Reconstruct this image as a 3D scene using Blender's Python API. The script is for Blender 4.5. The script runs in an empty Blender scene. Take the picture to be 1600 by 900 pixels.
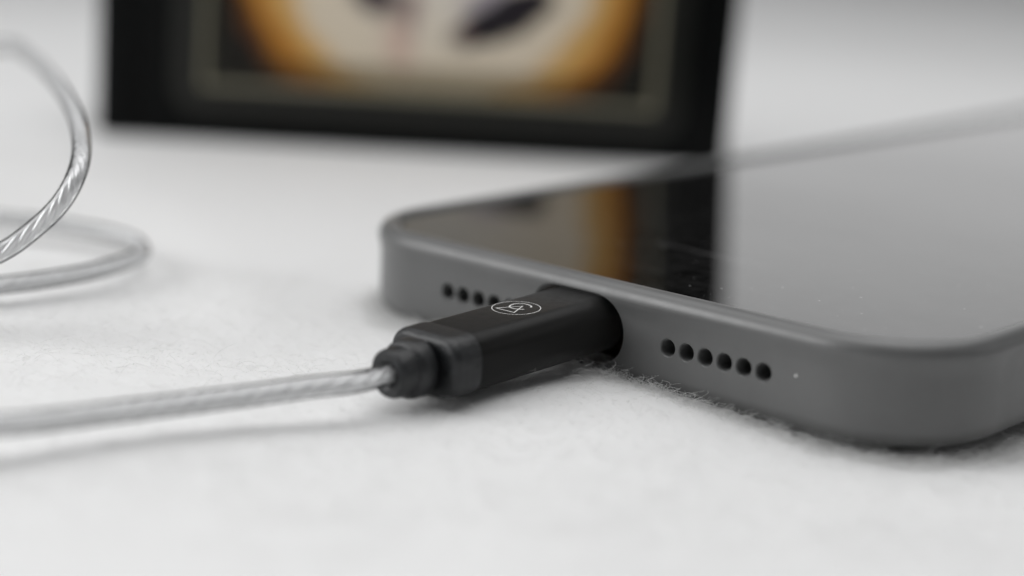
import bpy, bmesh, math, random
import numpy as np
from mathutils import Matrix, Vector, noise

W, L, RC, H = 37.5, 172.0, 11.9, 10.02      # phone case: half width, length, corner radius, height (mm)
UPX, UPY = 0.0259, 0.0235      # the phone lies a little tipped on the fleece: the table's upward direction in the phone's own frame
S = 0.001                       # all shapes below are written in millimetres
scene = bpy.context.scene
col = scene.collection
random.seed(7)
rng = np.random.default_rng(7)

# ------------------------------------------------------------------ camera
CAM = (115.7486, -140.0070, 51.6364)
RV = Vector((0.7349192, 0.6771987, 0.0359966))
UV = Vector((-0.1815278, 0.1453019, 0.9725919))
FV = Vector((-0.6534076, 0.7213108, -0.2297155))
cd = bpy.data.cameras.new('camera')
cam = bpy.data.objects.new('camera', cd)
col.objects.link(cam)
m = Matrix(((RV.x, UV.x, -FV.x, CAM[0]*S), (RV.y, UV.y, -FV.y, CAM[1]*S), (RV.z, UV.z, -FV.z, CAM[2]*S), (0, 0, 0, 1)))
cam.matrix_world = m
cd.sensor_width = 36.0
cd.lens = 2989.86/1600*36
cd.clip_start = 0.005
cd.clip_end = 20
cd.dof.use_dof = True
cd.dof.focus_distance = 0.1815
cd.dof.aperture_fstop = 8.8
scene.camera = cam

# ------------------------------------------------------------------ world and lamps
world = bpy.data.worlds.new('World'); scene.world = world; world.use_nodes = True
bg = world.node_tree.nodes['Background']
bg.inputs[0].default_value = (0.97, 0.985, 1.0, 1)
bg.inputs[1].default_value = 0.10

def softbox(name, loc, target, size, size_y, power, color=(1, 1, 1), spread=180):
    d = bpy.data.lights.new(name, 'AREA'); d.shape = 'RECTANGLE'
    d.size = size; d.size_y = size_y; d.energy = power; d.color = color; d.spread = math.radians(spread)
    o = bpy.data.objects.new(name, d); col.objects.link(o)
    o.location = [c*S for c in loc]
    v = Vector(target) - Vector(loc)
    o.rotation_euler = v.to_track_quat('-Z', 'Y').to_euler()
    return o
softbox('key_softbox', (-62, 72, 450), (-8, -8, 0), 0.66, 0.66, 1.43, (1, 1, 1), 125)
softbox('side_softbox', (-290, -330, 210), (20, -20, 0), 0.36, 0.30, 0.45, (1, 1, 1), 90)
softbox('right_softbox', (470, 420, 240), (40, 90, 0), 0.40, 0.30, 0.22)
# the bright window behind the table that the screen mirrors
softbox('window_light', (-497, 640, 250), (-20, 60, 40), 0.90, 0.36, 0.90)

scene.view_settings.view_transform = 'Standard'
scene.view_settings.look = 'None'
scene.view_settings.exposure = 0.0
scene.view_settings.gamma = 1.0
scene.view_settings.use_curve_mapping = False
scene.render.engine = 'CYCLES'
scene.cycles.use_denoising = True
scene.cycles.max_bounces = 10
scene.cycles.transparent_max_bounces = 24
scene.cycles.sample_clamp_indirect = 6.0

# ------------------------------------------------------------------ helpers
def link(o, parent=None):
    col.objects.link(o)
    if parent is not None:
        o.parent = parent
    return o

def tag(o, label=None, cat=None, group=None, kind=None):
    if label: o['label'] = label
    if cat: o['category'] = cat
    if group: o['group'] = group
    if kind: o['kind'] = kind
    return o

def empty(name, loc):
    o = bpy.data.objects.new(name, None); col.objects.link(o)
    o.location = [c*S for c in loc]; o.empty_display_size = 0.01
    return o

def mesh_obj(name, verts, faces, mat, parent=None, smooth=True, angle=32):
    """verts in world millimetres"""
    me = bpy.data.meshes.new(name)
    off = Vector((0, 0, 0))
    if parent is not None:
        p = parent
        while p is not None:
            off = off + p.location; p = p.parent
    me.from_pydata([(v[0]*S-off.x, v[1]*S-off.y, v[2]*S-off.z) for v in verts], [], faces)
    bm = bmesh.new(); bm.from_mesh(me); bmesh.ops.recalc_face_normals(bm, faces=bm.faces); bm.to_mesh(me); bm.free()
    if smooth:
        me.shade_smooth()
        me.set_sharp_from_angle(angle=math.radians(angle))
    me.materials.append(mat)
    return link(bpy.data.objects.new(name, me), parent)

def loft(loops, cap0=True, cap1=True, closed=False):
    n = len(loops[0]); V = [v for l in loops for v in l]; F = []
    for k in range(len(loops)-1):
        for i in range(n):
            j = (i+1) % n
            F.append((k*n+i, k*n+j, (k+1)*n+j, (k+1)*n+i))
    if closed:
        k = len(loops)-1
        for i in range(n):
            j = (i+1) % n
            F.append((k*n+i, k*n+j, j, i))
    else:
        if cap0: F.append(tuple(range(n))[::-1])
        if cap1: F.append(tuple(range((len(loops)-1)*n, len(loops)*n)))
    return V, F

def rrect(hw, hh, r, n=10, cx=0, cy=0):
    """rounded rectangle outline, counter-clockwise, 2d"""
    r = min(r, hw-1e-4, hh-1e-4); P = []
    for sx, sy, a0 in ((1, 1, 0), (-1, 1, 90), (-1, -1, 180), (1, -1, 270)):
        for k in range(n+1):
            a = math.radians(a0+90*k/n)
            P.append((cx+sx*(hw-r)+r*math.cos(a), cy+sy*(hh-r)+r*math.sin(a)))
    return P

def arc(cx, cz, r, a0, a1, n):
    return [(cx+r*math.cos(math.radians(a0+(a1-a0)*k/n)), cz+r*math.sin(math.radians(a0+(a1-a0)*k/n))) for k in range(n+1)]

def nt(name):
    mt = bpy.data.materials.new(name); mt.use_nodes = True
    t = mt.node_tree; return mt, t, t.nodes['Principled BSDF'], t.nodes['Material Output']

def setp(b, **kw):
    names = dict(color='Base Color', rough='Roughness', metal='Metallic', ior='IOR', spec='Specular IOR Level', coat='Coat Weight', coat_rough='Coat Roughness',
                 sheen='Sheen Weight', sheen_rough='Sheen Roughness', sss='Subsurface Weight', trans='Transmission Weight', alpha='Alpha')
    for k, v in kw.items():
        b.inputs[names[k]].default_value = (*v, 1) if k == 'color' else v

def N(t, typ, **kw):
    n = t.nodes.new(typ)
    for k, v in kw.items():
        setattr(n, k, v)
    return n

def noise_bump(t, b, scale, dist, strength=1.0, detail=4, coord='Object'):
    tc = N(t, 'ShaderNodeTexCoord'); nz = N(t, 'ShaderNodeTexNoise'); bp = N(t, 'ShaderNodeBump')
    nz.inputs['Scale'].default_value = scale; nz.inputs['Detail'].default_value = detail
    bp.inputs['Distance'].default_value = dist; bp.inputs['Strength'].default_value = strength
    t.links.new(tc.outputs[coord], nz.inputs['Vector']); t.links.new(nz.outputs[0], bp.inputs['Height']); t.links.new(bp.outputs[0], b.inputs['Normal'])
    return tc, nz, bp

def noise_ramp(t, scale, stops, detail=4, rough=0.6, tc=None, mapping=None):
    tc = tc or N(t, 'ShaderNodeTexCoord'); nz = N(t, 'ShaderNodeTexNoise'); rp = N(t, 'ShaderNodeValToRGB')
    nz.inputs['Scale'].default_value = scale; nz.inputs['Detail'].default_value = detail; nz.inputs['Roughness'].default_value = rough
    src = tc.outputs['Object']
    if mapping:
        mp = N(t, 'ShaderNodeMapping'); mp.inputs['Scale'].default_value = mapping; t.links.new(src, mp.inputs[0]); src = mp.outputs[0]
    t.links.new(src, nz.inputs['Vector']); t.links.new(nz.outputs[0], rp.inputs[0])
    el = rp.color_ramp.elements
    while len(el) < len(stops): el.new(0.5)
    for e, (p, c) in zip(el, stops):
        e.position = p; e.color = (*c, 1) if len(c) == 3 else c
    return rp

# ------------------------------------------------------------------ materials
def mat_cloth(name):
    mt, t, b, o = nt(name)
    setp(b, rough=0.95, spec=0.1, sheen=0.25, sheen_rough=0.6)
    tc = N(t, 'ShaderNodeTexCoord')
    rp = noise_ramp(t, 160, [(0.3, (0.768, 0.768, 0.767)), (0.7, (0.784, 0.784, 0.783))], 6, 0.7, tc)
    t.links.new(rp.outputs[0], b.inputs['Base Color'])
    nz = N(t, 'ShaderNodeTexNoise'); nz.inputs['Scale'].default_value = 900; nz.inputs['Detail'].default_value = 5
    nz2 = N(t, 'ShaderNodeTexNoise'); nz2.inputs['Scale'].default_value = 420; nz2.inputs['Detail'].default_value = 4
    ad = N(t, 'ShaderNodeMath', operation='ADD'); bp = N(t, 'ShaderNodeBump')
    bp.inputs['Distance'].default_value = 0.0003; bp.inputs['Strength'].default_value = 0.28
    for z in (nz, nz2): t.links.new(tc.outputs['Object'], z.inputs['Vector'])
    t.links.new(nz.outputs[0], ad.inputs[0]); t.links.new(nz2.outputs[0], ad.inputs[1])
    t.links.new(ad.outputs[0], bp.inputs['Height']); t.links.new(bp.outputs[0], b.inputs['Normal'])
    return mt

def mat_fibre():
    mt, t, b, o = nt('cloth_fibre')
    setp(b, color=(0.82, 0.82, 0.815), rough=0.8, spec=0.2)
    tr = N(t, 'ShaderNodeBsdfTranslucent'); tr.inputs[0].default_value = (0.82, 0.82, 0.815, 1)
    mx = N(t, 'ShaderNodeMixShader'); mx.inputs[0].default_value = 0.4
    t.links.new(b.outputs[0], mx.inputs[1]); t.links.new(tr.outputs[0], mx.inputs[2]); t.links.new(mx.outputs[0], o.inputs[0])
    return mt

def mat_silicone():
    mt, t, b, o = nt('grey_silicone')
    setp(b, rough=0.42, spec=0.85, sheen=0.4, sheen_rough=0.3)
    rp = noise_ramp(t, 75, [(0.25, (0.082, 0.0835, 0.083)), (0.5, (0.097, 0.0985, 0.098)), (0.75, (0.111, 0.1125, 0.112))], 8, 0.72)
    tc = N(t, 'ShaderNodeTexCoord'); vo = N(t, 'ShaderNodeTexVoronoi'); vo.inputs['Scale'].default_value = 330
    t.links.new(tc.outputs['Object'], vo.inputs['Vector'])
    sc = N(t, 'ShaderNodeSeparateColor'); t.links.new(vo.outputs['Color'], sc.inputs[0])
    pw = N(t, 'ShaderNodeMath', operation='POWER'); pw.inputs[1].default_value = 6; t.links.new(sc.outputs[0], pw.inputs[0])
    ml = N(t, 'ShaderNodeMath', operation='MULTIPLY'); ml.inputs[1].default_value = 0.035; t.links.new(pw.outputs[0], ml.inputs[0])
    lt = N(t, 'ShaderNodeMath', operation='LESS_THAN'); t.links.new(vo.outputs['Distance'], lt.inputs[0]); t.links.new(ml.outputs[0], lt.inputs[1])
    mc = N(t, 'ShaderNodeMix', data_type='RGBA'); mc.inputs[7].default_value = (0.42, 0.42, 0.41, 1)
    t.links.new(lt.outputs[0], mc.inputs[0]); t.links.new(rp.outputs[0], mc.inputs[6])
    t.links.new(mc.outputs[2], b.inputs['Base Color'])
    rr = noise_ramp(t, 140, [(0.25, (0.34,)*3), (0.75, (0.50,)*3)], 8, 0.75)
    t.links.new(rr.outputs[0], b.inputs['Roughness'])
    noise_bump(t, b, 5200, 0.000012, 0.7, 3)
    return mt

def mat_glass_screen():
    mt, t, b, o = nt('black_screen_glass')
    setp(b, color=(0.004, 0.004, 0.005), rough=0.03, ior=1.52, spec=0.5)
    # finger smears: slightly rougher streaks
    rr = noise_ramp(t, 40, [(0.35, (0.02,)*3), (0.55, (0.045,)*3), (0.8, (0.11,)*3)], 5, 0.6, mapping=(1.0, 0.35, 1))
    t.links.new(rr.outputs[0], b.inputs['Roughness'])
    cloud_refl = noise_ramp(t, 30, [(0.3, (0.28,)*3), (0.5, (0.42,)*3), (0.7, (0.52,)*3)], 4, 0.55, mapping=(0.5, 1.0, 1))  # uneven specular level imitates cloudy patches in the mirrored surroundings
    t.links.new(cloud_refl.outputs[0], b.inputs['Specular IOR Level'])
    # dust
    tc = N(t, 'ShaderNodeTexCoord')
    def math2(op, a, b_=None):
        n = N(t, 'ShaderNodeMath', operation=op)
        for i, v in enumerate((a, b_)):
            if v is None: continue
            if isinstance(v, (int, float)): n.inputs[i].default_value = v
            else: t.links.new(v, n.inputs[i])
        return n.outputs[0]
    vo = N(t, 'ShaderNodeTexVoronoi'); vo.inputs['Scale'].default_value = 1100; vo.inputs['Randomness'].default_value = 1.0
    t.links.new(tc.outputs['Object'], vo.inputs['Vector'])
    sepc = N(t, 'ShaderNodeSeparateColor'); t.links.new(vo.outputs['Color'], sepc.inputs[0])
    size = math2('MULTIPLY', math2('POWER', sepc.outputs[0], 5.0), 0.16)
    speck = math2('MULTIPLY', math2('LESS_THAN', vo.outputs['Distance'], size), 0.22)
    # faint greasy film near the lower edge and one pale wiped streak
    film = noise_ramp(t, 420, [(0.40, (0.0,)*3), (0.75, (0.016,)*3)], 6, 0.7)
    sx = N(t, 'ShaderNodeSeparateXYZ'); t.links.new(tc.outputs['Object'], sx.inputs[0])
    wob = N(t, 'ShaderNodeTexNoise'); wob.inputs['Scale'].default_value = 160; t.links.new(tc.outputs['Object'], wob.inputs['Vector'])
    yl = math2('ADD', sx.outputs[1], math2('MULTIPLY', wob.outputs[0], 0.0016))
    ln = math2('ABSOLUTE', math2('SUBTRACT', yl, (20.9-L/2)*S))
    line = math2('MULTIPLY', math2('LESS_THAN', ln, 0.00035), math2('MULTIPLY', math2('GREATER_THAN', sx.outputs[0], -0.0085), math2('LESS_THAN', sx.outputs[0], 0.006)))
    line = math2('MULTIPLY', line, math2('MULTIPLY', wob.outputs[0], 0.10))
    tot = math2('ADD', math2('ADD', speck, line), film.outputs[0])
    tot = math2('ADD', tot, 0.004)
    cc = N(t, 'ShaderNodeCombineColor')
    for i in range(3): t.links.new(tot, cc.inputs[i])
    t.links.new(cc.outputs[0], b.inputs['Base Color'])
    return mt

def mat_simple(name, color, rough, metal=0.0, spec=0.5, bump=None, **kw):
    mt, t, b, o = nt(name)
    setp(b, color=color, rough=rough, metal=metal, spec=spec, **kw)
    if bump: noise_bump(t, b, *bump)
    return mt

def mat_anodised():
    mt, t, b, o = nt('matte_black_aluminium')
    setp(b, color=(0.009, 0.0088, 0.0084), rough=0.38, spec=0.12, sheen=0.08, sheen_rough=0.5)
    rr = noise_ramp(t, 1500, [(0.3, (0.32,)*3), (0.7, (0.42,)*3)], 3)
    t.links.new(rr.outputs[0], b.inputs['Roughness'])
    noise_bump(t, b, 9000, 0.000012, 0.7, 2)
    return mt

def mat_rubber():
    mt, t, b, o = nt('dark_grey_rubber')
    setp(b, rough=0.42, spec=0.5)
    rp = noise_ramp(t, 700, [(0.3, (0.008, 0.0088, 0.0098)), (0.6, (0.014, 0.0152, 0.0168)), (0.85, (0.04, 0.043, 0.047))], 5, 0.7)
    t.links.new(rp.outputs[0], b.inputs['Base Color'])
    noise_bump(t, b, 1500, 0.00014, 0.8, 6)
    return mt

def mat_clear_jacket():
    mt, t, b, o = nt('clear_cable_jacket')
    t.nodes.remove(b)
    tr = N(t, 'ShaderNodeBsdfTransparent'); tr.inputs[0].default_value = (0.99, 0.992, 0.995, 1)
    gl = N(t, 'ShaderNodeBsdfGlossy'); gl.inputs['Roughness'].default_value = 0.08
    fr = N(t, 'ShaderNodeFresnel'); fr.inputs[0].default_value = 1.2
    mx = N(t, 'ShaderNodeMixShader')
    df = N(t, 'ShaderNodeBsdfDiffuse'); df.inputs[0].default_value = (0.9, 0.905, 0.91, 1)
    tl = N(t, 'ShaderNodeBsdfTranslucent'); tl.inputs[0].default_value = (0.92, 0.925, 0.93, 1)
    m1 = N(t, 'ShaderNodeMixShader'); m1.inputs[0].default_value = 0.6; t.links.new(df.outputs[0], m1.inputs[1]); t.links.new(tl.outputs[0], m1.inputs[2])
    m2 = N(t, 'ShaderNodeMixShader'); m2.inputs[0].default_value = 0.07; t.links.new(tr.outputs[0], m2.inputs[1]); t.links.new(m1.outputs[0], m2.inputs[2])
    t.links.new(fr.outputs[0], mx.inputs[0]); t.links.new(m2.outputs[0], mx.inputs[1]); t.links.new(gl.outputs[0], mx.inputs[2]); t.links.new(mx.outputs[0], o.inputs[0])
    return mt

def mat_strand():
    mt, t, b, o = nt('silver_plated_strand')
    setp(b, color=(0.97, 0.972, 0.975), rough=0.22, metal=0.55, spec=1.0)
    tr = N(t, 'ShaderNodeBsdfTranslucent'); tr.inputs[0].default_value = (0.98, 0.98, 0.98, 1)
    mx = N(t, 'ShaderNodeMixShader'); mx.inputs[0].default_value = 0.45
    rr = noise_ramp(t, 900, [(0.35, (0.07,)*3), (0.65, (0.28,)*3)], 4); t.links.new(rr.outputs[0], b.inputs['Roughness'])
    t.links.new(b.outputs[0], mx.inputs[1]); t.links.new(tr.outputs[0], mx.inputs[2]); t.links.new(mx.outputs[0], o.inputs[0])
    return mt

def mat_smoked():
    mt, t, b, o = nt('smoked_clear_plastic')
    setp(b, color=(0.07, 0.07, 0.06), rough=0.25)
    tr = N(t, 'ShaderNodeBsdfTransparent'); tr.inputs[0].default_value = (0.92, 0.91, 0.88, 1)
    mx = N(t, 'ShaderNodeMixShader'); mx.inputs[0].default_value = 0.13
    t.links.new(tr.outputs[0], mx.inputs[1]); t.links.new(b.outputs[0], mx.inputs[2]); t.links.new(mx.outputs[0], o.inputs[0])
    return mt

def mat_print():
    """printed picture: pale glow, orange ring, black corners, two dark shapes"""
    mt, t, b, o = nt('printed_picture')
    setp(b, rough=0.45, spec=0.3)
    tc = N(t, 'ShaderNodeTexCoord')
    wn_ = N(t, 'ShaderNodeTexNoise'); wn_.inputs['Scale'].default_value = 220; wn_.inputs['Detail'].default_value = 2
    t.links.new(tc.outputs['Object'], wn_.inputs['Vector'])
    wm = N(t, 'ShaderNodeVectorMath', operation='MULTIPLY_ADD'); wm.inputs[1].default_value = (0.004,)*3; wm.inputs[2].default_value = (-0.002,)*3
    wa = N(t, 'ShaderNodeVectorMath', operation='ADD')
    t.links.new(wn_.outputs['Color'], wm.inputs[0]); t.links.new(wm.outputs[0], wa.inputs[0]); t.links.new(tc.outputs['Object'], wa.inputs[1])
    warp = wa.outputs[0]
    def dist(cu, cv, rot=0, su=1, sv=1):
        mp = N(t, 'ShaderNodeMapping', vector_type='TEXTURE')
        mp.inputs['Location'].default_value = ((0.945*cu-1.4)*S, 0.95*cv*S, 0); mp.inputs['Rotation'].default_value = (0, 0, math.radians(rot)); mp.inputs['Scale'].default_value = (0.947*su*S, 0.947*sv*S, 1)
        sp = N(t, 'ShaderNodeVectorMath', operation='MULTIPLY'); sp.inputs[1].default_value = (1, 1, 0)
        ln = N(t, 'ShaderNodeVectorMath', operation='LENGTH')
        t.links.new(warp, mp.inputs[0]); t.links.new(mp.outputs[0], sp.inputs[0]); t.links.new(sp.outputs[0], ln.inputs[0])
        return ln.outputs['Value']
    rp = N(t, 'ShaderNodeValToRGB'); rp.color_ramp.interpolation = 'EASE'
    stops = [(0.0, (0.88, 0.83, 0.75)), (0.53, (0.86, 0.75, 0.59)), (0.61, (0.76, 0.47, 0.16)), (0.69, (0.55, 0.23, 0.03)), (0.76, (0.13, 0.045, 0.008)), (0.82, (0.012, 0.009, 0.008)), (1.0, (0.008, 0.008, 0.008))]
    el = rp.color_ramp.elements
    while len(el) < len(stops): el.new(0.5)
    for e, (p, c) in zip(el, stops): e.position = p; e.color = (*c, 1)
    t.links.new(dist(58.6, 35.0, 0, 46.5, 46.5), rp.inputs[0])
    cur = rp.outputs[0]
    def blob(cu, cv, rot, su, sv, color, edge=0.75):
        nonlocal cur
        r = N(t, 'ShaderNodeValToRGB'); r.color_ramp.elements[0].position = edge; r.color_ramp.elements[0].color = (1, 1, 1, 1)
        r.color_ramp.elements[1].position = 1.0; r.color_ramp.elements[1].color = (0, 0, 0, 1)
        t.links.new(dist(cu, cv, rot, su, sv), r.inputs[0])
        mx = N(t, 'ShaderNodeMix', data_type='RGBA')
        t.links.new(r.outputs[0], mx.inputs[0]); t.links.new(cur, mx.inputs[6]); mx.inputs[7].default_value = (*color, 1)
        cur = mx.outputs[2]
    blob(51.8, 18.5, 108, 6.5, 3.2, (0.70, 0.46, 0.39), 0.05)
    blob(47.6, 26.5, 150, 7.5, 4.0, (0.05, 0.03, 0.045), 0.4)
    blob(53.6, 24.0, 95, 5.5, 1.9, (0.30, 0.18, 0.18), 0.2)
    blob(66.5, 26.6, 22, 7.5, 3.0, (0.50, 0.45, 0.50), 0.3)
    blob(68.8, 23.2, 25, 10.6, 3.7, (0.016, 0.013, 0.018), 0.7)
    blob(73.0, 26.5, 25, 5.6, 3.6, (0.02, 0.016, 0.022), 0.6)
    blob(62.4, 21.0, 40, 2.1, 1.6, (0.19, 0.08, 0.09), 0.2)
    blob(60.0, 50.0, 10, 22, 15, (0.05, 0.032, 0.022), 0.55)
    t.links.new(cur, b.inputs['Base Color'])
    return mt

M = dict(cloth=mat_cloth('white_fleece'), fibre=mat_fibre(), silicone=mat_silicone(), screen=mat_glass_screen(),
         frame=mat_simple('bronze_dark_phone_frame', (0.10, 0.075, 0.055), 0.32, 1.0),
         socket=mat_simple('black_socket', (0.01, 0.01, 0.01), 0.5),
         steel=mat_simple('connector_steel', (0.6, 0.58, 0.55), 0.25, 1.0),
         plug=mat_anodised(), rubber=mat_rubber(), logo=mat_simple('white_laser_mark', (0.66, 0.66, 0.65), 0.5),
         jacket=mat_clear_jacket(), strand=mat_strand(),
         box=mat_simple('black_card', (0.004, 0.0045, 0.0045), 0.5, spec=0.1, bump=(500, 0.0001, 0.3)),
         rim=mat_simple('grey_green_plastic_rim', (0.014, 0.0145, 0.012), 0.36, spec=0.3), rimline=mat_simple('olive_gold_line', (0.24, 0.225, 0.16), 0.35),
         smoked=mat_smoked(), picture=mat_print(), lint=mat_simple('white_lint', (0.85, 0.85, 0.84), 0.9))

# ------------------------------------------------------------------ case dimensions

def sd_phone(x, y):
    """signed distance to the outline of the case, seen from above"""
    qx = abs(x) - (W-RC); qy = abs(y-L/2) - (L/2-RC)
    return math.hypot(max(qx, 0), max(qy, 0)) + min(max(qx, qy), 0) - RC

def sstep(a, b, v):
    v = min(1, max(0, (v-a)/(b-a))); return v*v*(3-2*v)

GF = Vector((FV.x, FV.y)).normalized()          # level direction of view
def height(x, y):
    d = sd_phone(x, y)
    h = 1.0*noise.noise(Vector((x*0.018+3.1, y*0.018, 0.3))) + 0.38*noise.noise(Vector((x*0.06, y*0.06, 4.0))) + 0.10*noise.noise(Vector((x*0.25, y*0.25, 9.0)))
    near = sstep(-2, 22, d)
    h = h*near*0.8 + 0.12*(1-near)*noise.noise(Vector((x*0.22, y*0.22, 2.0)))
    # the soft fleece swells up round the heavy phone
    swell = 1.0*sstep(-3.2, 2.0, d)*(1-sstep(5, 30, d))
    swell *= 0.15+0.95*math.exp(-((x-5)/15.0)**2)
    h += swell - 0.15*(1-sstep(2, 16, d))*sstep(12, 30, x)
    if d < 0:
        h -= 0.45*sstep(0, -4, d)
    # flat under the box
    bd = math.hypot(x+106, y-85)
    h *= 1-0.85*sstep(110, 60, bd)
    # soft folds far behind and the rise of the backdrop
    far = (x-CAM[0])*GF.x + (y-CAM[1])*GF.y
    lat = (x-CAM[0])*GF.y - (y-CAM[1])*GF.x
    k = sstep(480, 800, far)
    h += k*9*math.sin(far*0.021+lat*0.008+1.5*noise.noise(Vector((x*0.004, y*0.004, 7))))
    if far > 640:
        h += (far-640)**2/1800.0
    t = -(UPX*x+UPY*y)
    if t > 0: t *= sstep(-1, 16, d)
    return h + t

# ------------------------------------------------------------------ cloth (ground and backdrop in one sheet)
def axis(breaks):
    out = []
    for a, b, st in breaks:
        n = max(1, round((b-a)/st)); out += [a+(b-a)*i/n for i in range(n)]
    out.append(breaks[-1][1]); return out
fa = axis([(-260, 60, 16), (60, 130, 3), (130, 215, 0.75), (215, 330, 2.0), (330, 640, 6), (640, 960, 10)])
la = axis([(-900, -170, 22), (-170, -80, 3), (-80, 75, 1.0), (75, 180, 3), (180, 900, 22)])
V = []; F = []
for f in fa:
    for l in la:
        x = CAM[0]+GF.x*f+GF.y*l; y = CAM[1]+GF.y*f-GF.x*l
        V.append((x, y, height(x, y)))
nl = len(la)
for i in range(len(fa)-1):
    for j in range(nl-1):
        F.append((i*nl+j, i*nl+j+1, (i+1)*nl+j+1, (i+1)*nl+j))
cloth = mesh_obj('ground', V, F, M['cloth'], angle=180)
tag(cloth, 'white fuzzy fleece cloth spread under everything and rising behind', 'cloth', kind='structure')

def fuzz(n, region, lmin, lmax, rad, edge=None, name='fleece_fibre'):
    P = np.zeros((n, 8, 3), np.float32); k = 0
    f0, f1, l0, l1 = region
    while k < n:
        f = rng.uniform(f0, f1); l = rng.uniform(l0, l1)
        x = CAM[0]+GF.x*f+GF.y*l; y = CAM[1]+GF.y*f-GF.x*l
        sd = sd_phone(x, y)
        if sd < -2.0: continue
        if edge and not (edge[0] < sd < edge[1]): continue
        z = height(x, y)
        a = rng.uniform(0, 2*math.pi); ln = rng.uniform(lmin, lmax); curl = rng.uniform(-1, 1)*2.6; up = rng.uniform(0.15, 0.8); px, py, pz = x, y, z-0.15
        fall = rng.uniform(0.6, 2.6)
        for s in range(8):
            P[k, s] = (px, py, pz)
            t = s/7; st = ln/7; e = up*1.3*(1-t*fall)
            a += curl/7*2.2+rng.normal(0, 0.25)
            px += math.cos(a)*math.cos(e)*st; py += math.sin(a)*math.cos(e)*st; pz += math.sin(e)*st
        k += 1
    hc = bpy.data.hair_curves.new(name); hc.add_curves([8]*n)
    hc.attributes['position'].data.foreach_set('vector', (P*S).ravel())
    ra = hc.attributes.get('radius') or hc.attributes.new('radius', 'FLOAT', 'POINT')
    r = np.tile(np.array([1, 1, .95, .9, .85, .8, .7, .5], np.float32), n)*np.repeat(rng.uniform(0.6, 1.25, n).astype(np.float32), 8)*rad*S
    ra.data.foreach_set('value', r)
    hc.materials.append(M['fibre'])
    o = link(bpy.data.objects.new(name, hc), cloth); o['kind'] = 'stuff'
    return o
fuzz(46000, (128, 215, -80, 80), 0.5, 1.5, 0.009)
fuzz(5200, (135, 215, -75, 75), 1.6, 4.2, 0.013)
fuzz(8500, (140, 230, -75, 75), 1.4, 3.6, 0.015, (-1.6, 1.8))
fuzz(1500, (172, 200, -28, 8), 1.6, 4.0, 0.016, (-1.8, 4.0))

# ------------------------------------------------------------------ phone case
case = empty('phone_case', (0, L/2, 0))
tag(case, 'matte grey silicone phone case lying screen side up on the white cloth', 'phone case')
def outline(o, z, n=22):
    return [(p[0], p[1]+L/2, z) for p in rrect(W+o, L/2+o, RC+o, n)]
prof = []
prof += arc(-2.0, 2.0, 2.0, -90, 0, 12)                       # round lower edge
prof += [(0.0, 4.6), (0.0, 6.2), (0.0, 6.7), (0.02, 7.05), (0.07, 7.4), (0.15, 7.75), (0.23, 8.05), (0.28, 8.3)]
prof += arc(-1.17, 8.55, 1.47, 2, 90, 20)                       # rim crest
prof += [(-1.17-0.9*math.sin(math.radians(a)), 9.22+0.8*math.cos(math.radians(a))) for a in range(8, 90, 8)]
prof += [(-2.1, 8.5), (-2.1, 1.3)]
loops = [outline(o, z) for o, z in prof]
CV, CF = loft(loops)
me = bpy.data.meshes.new('case_shell'); me.from_pydata(CV, [], CF)
bm = bmesh.new(); bm.from_mesh(me); bmesh.ops.recalc_face_normals(bm, faces=bm.faces); bm.to_mesh(me); bm.free()
tmp = bpy.data.objects.new('case_shell', me); col.objects.link(tmp)

def cutter(loop_fn):
    lp = [[(x, y, z) for x, z in loop_fn(g)] for y, g in ((3.2, 0), (0.42, 0), (0.22, 0.03), (0.10, 0.09), (0.03, 0.18), (-0.02, 0.26), (-0.2, 0.32), (-1.2, 0.34))]
    return loft(lp)
cutV = []; cutF = []
def addcut(v, f):
    n = len(cutV); cutV.extend(v); cutF.extend([tuple(i+n for i in q) for q in f])
PX, PZ = -2.4, 5.0
addcut(*cutter(lambda g: rrect(6.0+g-0.08, 3.5+g-0.08, 3.45+g-0.08, 14, PX, PZ-0.05)))
holes = [9.09+2.21*k for k in range(6)] + [-20.14+2.21*k for k in range(5)]
for hx in holes:
    addcut(*cutter(lambda g: [(hx+(0.79+g*0.7)*math.cos(2*math.pi*k/20), 4.96+(0.79+g*0.7)*math.sin(2*math.pi*k/20)) for k in range(20)]))
cm = bpy.data.meshes.new('cut'); cm.from_pydata(cutV, [], cutF)
bm = bmesh.new(); bm.from_mesh(cm); bmesh.ops.recalc_face_normals(bm, faces=bm.faces); bm.to_mesh(cm); bm.free()
co = bpy.data.objects.new('cut', cm); col.objects.link(co)
md = tmp.modifiers.new('b', 'BOOLEAN'); md.object = co; md.operation = 'DIFFERENCE'; md.solver = 'EXACT'
dg = bpy.context.evaluated_depsgraph_get()
res = bpy.data.meshes.new_from_object(tmp.evaluated_get(dg))
bpy.data.objects.remove(tmp); bpy.data.objects.remove(co)
res.transform(Matrix.Scale(S, 4)); res.transform(Matrix.Translation(-case.location))
res.name = 'case_shell'
res.materials.clear(); res.materials.append(M['silicone'])
res.shade_smooth(); res.set_sharp_from_angle(angle=math.radians(19))
shell = link(bpy.data.objects.new('case_shell', res), case)

guard = [[(x, y, z) for x, y in rrect(18-i, 19-i, 7, 8, -15, L-24)] for z, i in ((0.4, 0), (-2.2, 0), (-2.8, 0.3), (-3.0, 1.0))]
mesh_obj('camera_guard', *loft(guard), M['silicone'], case)

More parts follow.
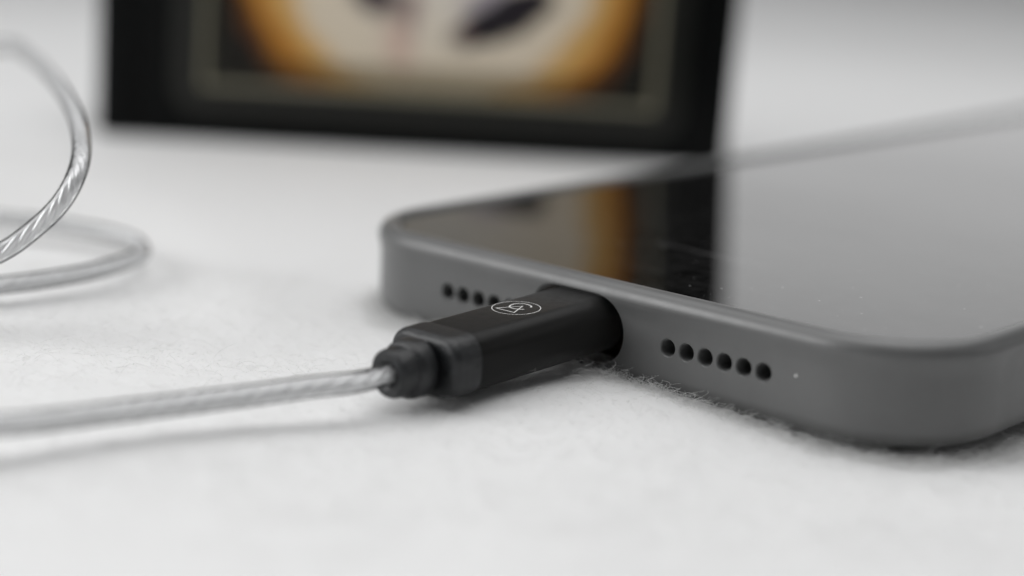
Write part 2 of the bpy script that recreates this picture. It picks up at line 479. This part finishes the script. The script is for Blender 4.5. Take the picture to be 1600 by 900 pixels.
# ------------------------------------------------------------------ smartphone inside it
phone = empty('smartphone', (0, L/2, 1.3))
tag(phone, 'black glass smartphone sitting screen up inside the grey case', 'smartphone')
pl = [outline(o, z) for o, z in [(-4.2, 1.35)] + arc(-4.2, 3.35, 2.0, -90, 0, 6)[1:] + [(-2.2, 8.0), (-2.35, 8.25)]]
mesh_obj('phone_frame', *loft(pl), M['frame'], phone)
gl = [outline(o, z) for o, z in [(-2.6, 8.3), (-2.2, 8.32), (-2.16, 9.3), (-2.2, 9.47), (-2.3, 9.53), (-2.45, 9.55), (-3.2, 9.55)]]
mesh_obj('screen_glass', *loft(gl), M['screen'], phone, angle=5)
# dark socket behind the cut-out and flat black discs standing for the shade inside the sound holes
sock = [[(x, y, z) for x, z in rrect(4.55, 1.6, 1.59, 10, PX, PZ+0.4)] for y in (2.12, 2.17)]
mesh_obj('charging_socket', *loft(sock), M['socket'], phone)
for hx in holes:
    w = [[(hx+0.72*math.cos(2*math.pi*k/16), y, 4.96+0.72*math.sin(2*math.pi*k/16)) for k in range(16)] for y in (2.13, 2.17)]
    mesh_obj('speaker_hole_shade', *loft(w), M['socket'], phone)

# ------------------------------------------------------------------ cable with its plug
cable = empty('charging_cable', (PX, -12, 0))
tag(cable, 'clear cable with twisted silver strands, its black plug pushed into the phone', 'cable')
DR = 0.035
def psec(t, hw, hh, r, n=14, dz=0.0):
    zc = 5.45-DR*t+dz
    return [(PX+x, -t, zc+z) for x, z in rrect(hw, hh, r, n)]
body = [psec(-1.9, 4.2, 2.7, 1.9), psec(-1.6, 4.3, 2.8, 2.0), psec(17.7, 4.3, 2.8, 2.0), psec(17.95, 4.22, 2.72, 1.95), psec(18.4, 4.0, 2.5, 1.8)]
plug = mesh_obj('plug_body', *loft(body), M['plug'], cable)
shell2 = [psec(t, 4.1, 1.2, 1.19) for t in (-2.1, -1.85)]
mesh_obj('connector_shell', *loft(shell2), M['steel'], cable)
coll = [psec(t, 4.3+o, 2.8+o, 2.0+o*0.8) for t, o in ((17.96, -0.35), (17.98, -0.04), (18.1, 0.1), (18.5, 0.14), (20.5, 0.12), (20.95, 0.02), (21.2, -0.2), (21.32, -0.55), (21.32, -1.2))]
mesh_obj('rubber_collar', *loft(coll), M['rubber'], cable)
neck = [psec(t, r, r*0.98, r*0.92) for t, r in ((21.1, 1.8), (21.85, 1.8), (21.9, 2.5), (22.0, 2.68), (22.2, 2.76), (23.3, 2.74), (23.65, 2.68), (23.85, 2.52), (23.92, 2.34), (24.1, 2.32), (25.1, 2.3), (25.5, 2.22), (25.72, 2.0), (25.75, 1.5), (25.6, 1.15), (25.3, 1.1))]
mesh_obj('strain_relief', *loft(neck), M['rubber'], cable)

# round mark on the plug: ring, triangle and hooked line
def topz(y): return 5.45+DR*y+2.8+0.012
LV = []; LF = []
def quadstrip(pts, w, closed=False):
    n0 = len(LV); n = len(pts)
    for i, (x, y) in enumerate(pts):
        a = pts[(i-1) % n] if (closed or i) else pts[i]; b = pts[(i+1) % n] if (closed or i < n-1) else pts[i]
        dx, dy = b[0]-a[0], b[1]-a[1]; l = math.hypot(dx, dy) or 1
        nx, ny = -dy/l*w/2, dx/l*w/2
        if closed and n == 3:
            c = (sum(p[0] for p in pts)/3, sum(p[1] for p in pts)/3); vx, vy = x-c[0], y-c[1]; q = math.hypot(vx, vy); nx, ny = vx/q*w*0.9, vy/q*w*0.9
        LV.append((x+nx, y+ny, topz(y))); LV.append((x-nx, y-ny, topz(y)))
    for i in range(n if closed else n-1):
        j = (i+1) % n
        LF.append((n0+2*i, n0+2*i+1, n0+2*j+1, n0+2*j))
quadstrip([(-2.65+2.33*math.cos(2*math.pi*k/64), -8.6+2.33*math.sin(2*math.pi*k/64)) for k in range(64)], 0.09, True)
quadstrip([(-3.98, -9.97), (-2.66, -7.71), (-1.68, -9.95)], 0.14, True)
hook = [(-1.82, -7.51), (-1.93, -7.24), (-2.3, -7.02), (-2.98, -6.92), (-3.47, -7.2), (-3.75, -7.7), (-3.70, -8.23), (-3.39, -8.74), (-2.86, -8.95), (-2.42, -8.86), (-2.05, -8.72), (-1.79, -8.42)]
def smooth_path(pts, sub=6):
    out = []; n = len(pts)
    for i in range(n-1):
        p = [Vector(pts[max(0, min(n-1, i+k))]) for k in (-1, 0, 1, 2)]
        for s in range(sub):
            t = s/sub
            out.append(tuple(0.5*((2*p[1])+(-p[0]+p[2])*t+(2*p[0]-5*p[1]+4*p[2]-p[3])*t*t+(-p[0]+3*p[1]-3*p[2]+p[3])*t**3)))
    out.append(tuple(pts[-1])); return out
quadstrip(smooth_path(hook, 4), 0.17)
mk = mesh_obj('round_mark', LV, LF, M['logo'], cable, smooth=False)
mk.parent = plug; mk['label'] = 'white ring mark with a triangle and hooked line'

# cable path
path = [(PX, -24.6, 4.58), (PX, -26.6, 4.58), (-2.3, -29.4, 4.6), (-4.1, -33.7, 4.5), (-5.8, -37.9, 4.3), (-7.7, -43.3, 4.2), (-9.1, -48.9, 4.3), (-10.4, -54.2, 4.4), (-11.9, -60.0, 4.6), (-20, -76, 4.6), (-40, -90, 4.6), (-57, -78, 4.4), (-57, -54, 4.3),
        (-53.4, -32.7, 4.3), (-53.0, -27.3, 4.2), (-53.2, -21.5, 4.2), (-54.7, -15.4, 4.3), (-58.0, -11.0, 4.3), (-64.1, -8.5, 4.3), (-71.5, -9.5, 4.4), (-77.4, -11.8, 4.5), (-82.3, -15.0, 4.6), (-104, -32, 5.0), (-108, -58, 5.6), (-92, -76, 6.2),
        (-70, -66.5, 6.6), (-55.5, -53.0, 6.9), (-47.8, -43.2, 7.9), (-44.4, -38.4, 10.0), (-42.1, -35.6, 12.6), (-40.3, -33.7, 15.3), (-40.5, -31.7, 18.0), (-45.2, -27.9, 19.8), (-55.5, -21.6, 21.3), (-72.1, -12.8, 22.3), (-90.8, -3.8, 22.6), (-106, 1.4, 22.0), (-140, 2, 15), (-176, -22, 4), (-196, -62, 2.0), (-190, -110, 1.6)]
path = [(x, y, max(z, 1.6-UPX*x-UPY*y) if y < -40 or x < -12 else z) for x, y, z in path]
cp = [Vector(p) for p in smooth_path(path, 14)]
# even spacing
acc = [0.0]
for a, b in zip(cp, cp[1:]): acc.append(acc[-1]+(b-a).length)
step = 0.42; tot = acc[-1]; pts = []; j = 0; s = 0.0
while s < tot:
    while acc[j+1] < s: j += 1
    u = (s-acc[j])/max(1e-9, acc[j+1]-acc[j]); pts.append(cp[j].lerp(cp[j+1], u)); s += step
frames = []; up = Vector((0, 0, 1))
for i, p in enumerate(pts):
    tg = (pts[min(i+1, len(pts)-1)]-pts[max(i-1, 0)]).normalized()
    up = (up-tg*up.dot(tg)).normalized(); frames.append((p, tg.cross(up).normalized(), up.copy()))
def tube(name, rad, n, offset=0.0, phase=0.0, pitch=9.0, mat=None, every=1):
    lp = []
    for i in range(0, len(frames), every):
        p, a, b = frames[i]; th = 2*math.pi*i*step/pitch+phase+(0.9*noise.noise(Vector((i*step*0.09, 1.7, 0)))+0.25*noise.noise(Vector((i*step*0.4, phase, 3))) if offset else 0)
        oo = offset*(1+0.16*noise.noise(Vector((i*step*0.25, phase*3, 8)))) if offset else 0
        c = p+(a*math.cos(th)+b*math.sin(th))*oo
        lp.append([tuple(c+(a*math.cos(2*math.pi*k/n)+b*math.sin(2*math.pi*k/n))*rad) for k in range(n)])
    return mesh_obj(name, *loft(lp), mat, cable, angle=80)
tube('cable_jacket', 1.0, 14, mat=M['jacket'], every=2)
for k in range(4):
    tube('silver_strand', 0.35, 7, 0.41, k*math.pi/2, 7.0, M['strand'])

# ------------------------------------------------------------------ boxed picture behind
A = Vector((-138.56, 39.9)); B = Vector((-69.7, 116.4)); e = (B-A).normalized(); nrm = Vector((e.y, -e.x))
box = empty('display_box', ((A.x+B.x)/2, (A.y+B.y)/2, 0))
tag(box, 'black upright box with a framed picture of an orange glow, standing behind the phone', 'box')
def bp(u, v, d):
    """u along the front, v up, d out of the front face towards the viewer"""
    return (A.x+e.x*u+nrm.x*d, A.y+e.y*u+nrm.y*d, v)
BW, BH = 102.93, 205.0
bl = []
for d, i in ((-24, 0.8), (-23.4, 0.2), (-22.8, 0), (-0.8, 0), (-0.25, 0.2), (0, 0.8)):
    bl.append([bp(x, y, d) for x, y in rrect(BW/2-i, BH/2-i, 1.4, 4, BW/2, BH/2)])
mesh_obj('box_body', *loft(bl), M['box'], box)
# spine groove strip on the left side of the front
sp_ = [[bp(x, y, d) for x, y in rrect(1.4-i, BH/2-2, 0.4, 3, 4.2, BH/2)] for d, i in ((0.02, 0), (0.35, 0), (0.5, 0.15))]
mesh_obj('spine_ridge', *loft(sp_), M['box'], box)
u0, u1, v0, v1 = 11.7, 94.9, 4.0, 196.0
cu, cv = (u0+u1)/2, (v0+v1)/2; hw, hh = (u1-u0)/2, (v1-v0)/2
def ring(name, prof, mat, r0):
    lp = [[bp(x, y, d) for x, y in rrect(hw-i, hh-i, max(r0-i, 0.6), 8, cu, cv)] for i, d in prof]
    return mesh_obj(name, *loft(lp, closed=True), mat, box)
ring('window_rim', [(0, 0.03), (0.1, 0.9), (0.6, 1.5), (1.4, 1.75), (4.0, 1.75), (4.6, 1.6), (4.7, 0.03)], M['rim'], 5.0)
ring('rim_line', [(4.73, 0.03), (4.75, 1.72), (4.95, 1.9), (5.4, 1.9), (5.6, 1.7), (5.65, 0.03)], M['rimline'], 5.0)
ring('clear_bevel', [(5.7, 0.45), (5.7, 1.35), (6.2, 1.4), (9.4, 1.3), (9.7, 1.15), (9.75, 0.45)], M['smoked'], 6.5)
pv = [bp(x, y, 0.25) for x, y in rrect(hw-5.6, hh-5.6, 1.0, 4, cu, cv)]
pc = mesh_obj('picture', *loft([[bp(x, y, d) for x, y in rrect(hw-5.85, hh-5.85, 1.0, 4, cu, cv)] for d in (0.02, 0.25)]), M['picture'], box)
# give the picture its own u, v axes so the print follows the box
o2 = pc; R3 = Matrix(((e.x, 0, nrm.x), (e.y, 0, nrm.y), (0, 1, 0)))
org = Vector((A.x*S, A.y*S, 0))-box.location
T = Matrix.Translation(org) @ R3.to_4x4()
pc.data.transform(T.inverted()); pc.matrix_local = T
bl_ = box.location.copy()
lean = Vector((0, 0, 1)).rotation_difference(Vector((UPX, UPY, 1)))
box.location = lean @ bl_
box.rotation_euler = lean.to_euler()

# ------------------------------------------------------------------ a speck of lint on the case
lv = []; lf = []
ico = bmesh.new(); bmesh.ops.create_icosphere(ico, subdivisions=1, radius=0.13)
lint = mesh_obj('lint_speck', [(23.7+v.co.x*(1+0.4*random.random()), -0.06+v.co.y*0.6, 5.45+v.co.z*(1+0.5*random.random())) for v in ico.verts], [tuple(v.index for v in f.verts) for f in ico.faces], M['lint'])
ico.free()
tag(lint, 'tiny white speck of lint on the grey case beside the sound holes', 'lint')
